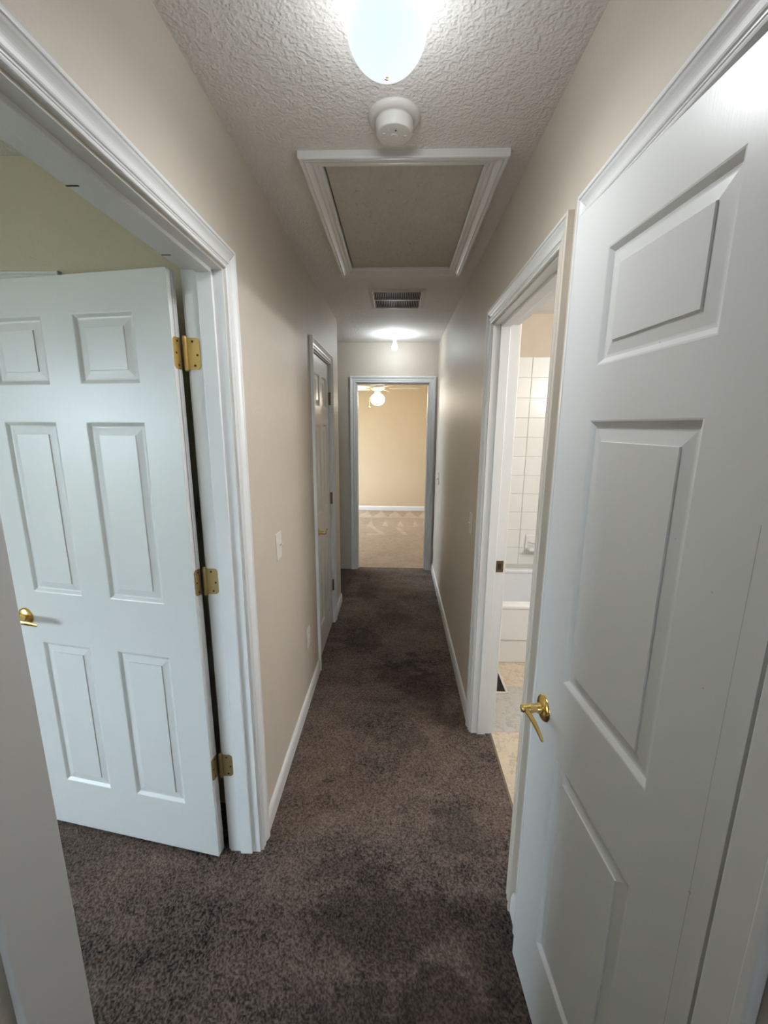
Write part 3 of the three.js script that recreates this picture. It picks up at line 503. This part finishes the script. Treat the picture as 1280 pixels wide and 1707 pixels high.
{
  const t = thing('bulb_holder', 'white porcelain lampholder with a bare lit bulb before the far doorway', 'bulb fixture', [-0.035, H, -4.13]);
  part('porcelain_base', lathe([[0, -0.045], [0.021, -0.045], [0.024, -0.040], [0.026, -0.024], [0.040, -0.020], [0.056, -0.016], [0.0605, -0.010], [0.061, 0]], 40), M.tile, t);
  part('bulb', lathe([[0, -0.148], [0.012, -0.1465], [0.022, -0.140], [0.0285, -0.129], [0.030, -0.116], [0.027, -0.101], [0.020, -0.085], [0.0145, -0.070], [0.0135, -0.055], [0.0135, -0.044]], 32), glow(lin(0.86, 0.95, 1.0), 2.2), t);
  bulbLight(t, [0, -0.122, 0], lin(0.86, 0.95, 1.0), BULB_CD, 0.03);
}
// ceiling fan in the far bedroom
{
  const t = thing('ceiling_fan', 'white ceiling fan with a lit glass globe in the far bedroom', 'ceiling fan', [-0.290, 0, -6.2]);
  part('canopy', lathe([[0.018, 2.37], [0.05, 2.385], [0.065, 2.42], [0.067, 2.44], [0, 2.44]], 32), M.plastic, t);
  part('downrod', lathe([[0.0, 2.2], [0.012, 2.2], [0.012, 2.38], [0, 2.38]], 16), M.plastic, t);
  part('motor_housing', lathe([[0, 2.095], [0.05, 2.095], [0.085, 2.11], [0.105, 2.135], [0.108, 2.165], [0.095, 2.195], [0.05, 2.215], [0.02, 2.22], [0, 2.22]], 40), M.plastic, t);
  for (let i = 0; i < 5; i++) {
    const a = 0.08 + i * Math.PI * 2 / 5, s = new THREE.Shape(); s.moveTo(0.17, -0.05); s.lineTo(0.54, -0.066); s.absarc(0.555, 0, 0.066, -Math.PI / 2, Math.PI / 2); s.lineTo(0.17, 0.05); s.closePath();
    const g = new THREE.ExtrudeGeometry(s, { depth: 0.006, bevelEnabled: false, curveSegments: 10 }); g.rotateX(-Math.PI / 2); g.rotateX(0.2); g.translate(0, 2.128, 0); const bl = part('blade', clean(g), M.trim, t); bl.rotation.y = a;
    part('blade_arm', rbox(0.09, 0.21, 2.118, 2.126, -0.018, 0.018, 0.002), M.brass, bl);
  }
  part('light_kit', lathe([[0, 2.015], [0.02, 2.017], [0.04, 2.03], [0.05, 2.05], [0.045, 2.075], [0.03, 2.096], [0, 2.096]], 32), M.plastic, t);
  const gp = []; for (let i = 0; i <= 24; i++) { const a = i / 24 * 2.6; gp.push([0.105 * Math.sin(a), 1.975 - 0.088 * Math.cos(a)]); }
  part('glass_globe', lathe(gp, 40), glow(lin(0.90, 0.98, 1.0), 1.5), t);
  const ch = new THREE.CylinderGeometry(0.0012, 0.0012, 0.14, 6); ch.translate(-0.118, 1.94, 0.02); part('pull_chain', clean(ch), M.brass, t);
  const kn = new THREE.SphereGeometry(0.012, 14, 10); kn.translate(-0.118, 1.868, 0.02); part('pull_knob', clean(kn), M.trim, t);
  bulbLight(t, [0, 1.975, 0], WARM, FAN_CD, 0.09);
}
// vanity light on the bathroom wall
{
  const t = thing('vanity_light', 'lit row of globe bulbs on the bathroom wall', 'wall light', [2.1, 1.99, -1.42], -Math.PI / 2);
  part('back_plate', rbox(-0.32, 0.32, -0.055, 0.055, 0, 0.03, 0.006), M.chrome, t);
  const gl = glow(lin(1, 0.97, 0.92), 1.5);
  for (const x of [-0.22, 0, 0.22]) { const s = new THREE.SphereGeometry(0.045, 24, 16); s.translate(x, 0, 0.09); part('globe_bulb', clean(s), gl, t); const c = new THREE.CylinderGeometry(0.022, 0.026, 0.03, 20); c.rotateX(Math.PI / 2); c.translate(x, 0, 0.042); part('socket', clean(c), M.chrome, t); bulbLight(t, [x, 0, 0.09], COOL, VANITY_CD, 0.045); }
}

/* ------------------------------------------------------------------ bathroom */
{
  const t = thing('wall_tile', 'white square tiles on the wall behind the bathtub', 'wall tiles', [0, 0, 0], 0, 'structure');
  part('grout', box(XR + WT, 2.1, 0.40, 2.13, ZBATH, ZBATH + 0.004), M.grout, t);
  const S = 0.152, g = rbox(0.0012, S - 0.0012, 0.0012, S - 0.0012, 0, 0.008, 0.002, 1);
  for (let i = 0; i < 10; i++) for (let j = 0; j < 11; j++) { const m = part('tile', g, M.tile, t); m.position.set(0.58 + i * S, 2.13 - (j + 1) * S, ZBATH + 0.001); }
  const e = rbox(0.0012, 0.05 - 0.0012, 0.0012, S - 0.0012, 0, 0.008, 0.002, 1); for (let j = 0; j < 11; j++) { const m = part('tile', e, M.tile, t); m.position.set(0.53, 2.13 - (j + 1) * S, ZBATH + 0.001); }
}
{
  const t = thing('bathtub', 'white alcove bathtub below the tiled wall', 'bathtub');
  const x0 = XR + WT + 0.003, x1 = 2.1, top = 0.43, z1 = ZTUB, z0 = ZBATH + 0.012;
  part('apron', merge([rbox(x0, x1, 0.17, top - 0.02, z1 - 0.03, z1, 0.008, 3), rbox(x0, x1, 0, 0.175, z1 - 0.03, z1 - 0.008, 0.004, 2)]), M.tub, t);
  part('rim', merge([rbox(x0, x1, top - 0.035, top, z1 - 0.075, z1 + 0.006, 0.014, 4), rbox(x0, x1, top - 0.03, top, z0, z0 + 0.06, 0.008, 3), rbox(x0, x0 + 0.07, top - 0.03, top, z0, z1, 0.008, 3), rbox(x1 - 0.1, x1, top - 0.03, top, z0, z1, 0.008, 3)]), M.tub, t);
  part('basin', merge([box(x0 + 0.05, x1 - 0.05, 0.06, 0.08, z0, z1 - 0.03), rbox(x0 + 0.05, x1 - 0.05, 0.06, top - 0.02, z0 + 0.03, z0 + 0.05, 0.004), rbox(x0 + 0.05, x1 - 0.05, 0.06, top - 0.02, z1 - 0.065, z1 - 0.045, 0.004), rbox(x0 + 0.04, x0 + 0.06, 0.06, top - 0.02, z0, z1 - 0.03, 0.004), rbox(x1 - 0.08, x1 - 0.06, 0.06, top - 0.02, z0, z1 - 0.03, 0.004)]), M.tub, t);
}
{
  const t = thing('soap_dish', 'white ceramic soap dish mounted on the bathroom tiles', 'soap dish', [1.16, 0.60, ZBATH + 0.009]);
  part('back_plate', rbox(-0.076, 0.076, -0.03, 0.12, 0, 0.012, 0.004), M.tile, t);
  part('tray', rbox(-0.065, 0.065, 0.0, 0.014, 0.006, 0.09, 0.005), M.tile, t); part('front_lip', rbox(-0.065, 0.065, 0.01, 0.03, 0.078, 0.09, 0.004), M.tile, t);
  const c = new THREE.TorusGeometry(0.05, 0.006, 10, 20, Math.PI); c.rotateX(Math.PI / 2); c.translate(0, 0.06, 0.012); part('grab_bar', clean(c), M.chrome, t);
}
{
  const t = thing('floor_register', 'white framed floor vent by the bathroom doorway', 'floor vent', [0.652, 0, -2.43]);
  part('frame', merge([rbox(-0.06, -0.048, -0.001, 0.005, -0.13, 0.13, 0.002), rbox(0.036, 0.05, -0.001, 0.005, -0.13, 0.13, 0.002), rbox(-0.06, 0.05, -0.001, 0.005, -0.13, -0.116, 0.002), rbox(-0.06, 0.05, -0.001, 0.005, 0.116, 0.13, 0.002)]), M.vent, t);
  part('duct', box(-0.048, 0.036, -0.0005, 0.0006, -0.116, 0.116), M.dark, t);
  for (let i = 0; i < 6; i++) { const f = part('louver', box(-0.0008, 0.0008, 0.0006, 0.004, -0.116, 0.116), M.dark, t); f.position.x = -0.04 + i * 0.014; }
}

renderer.render(scene, camera);
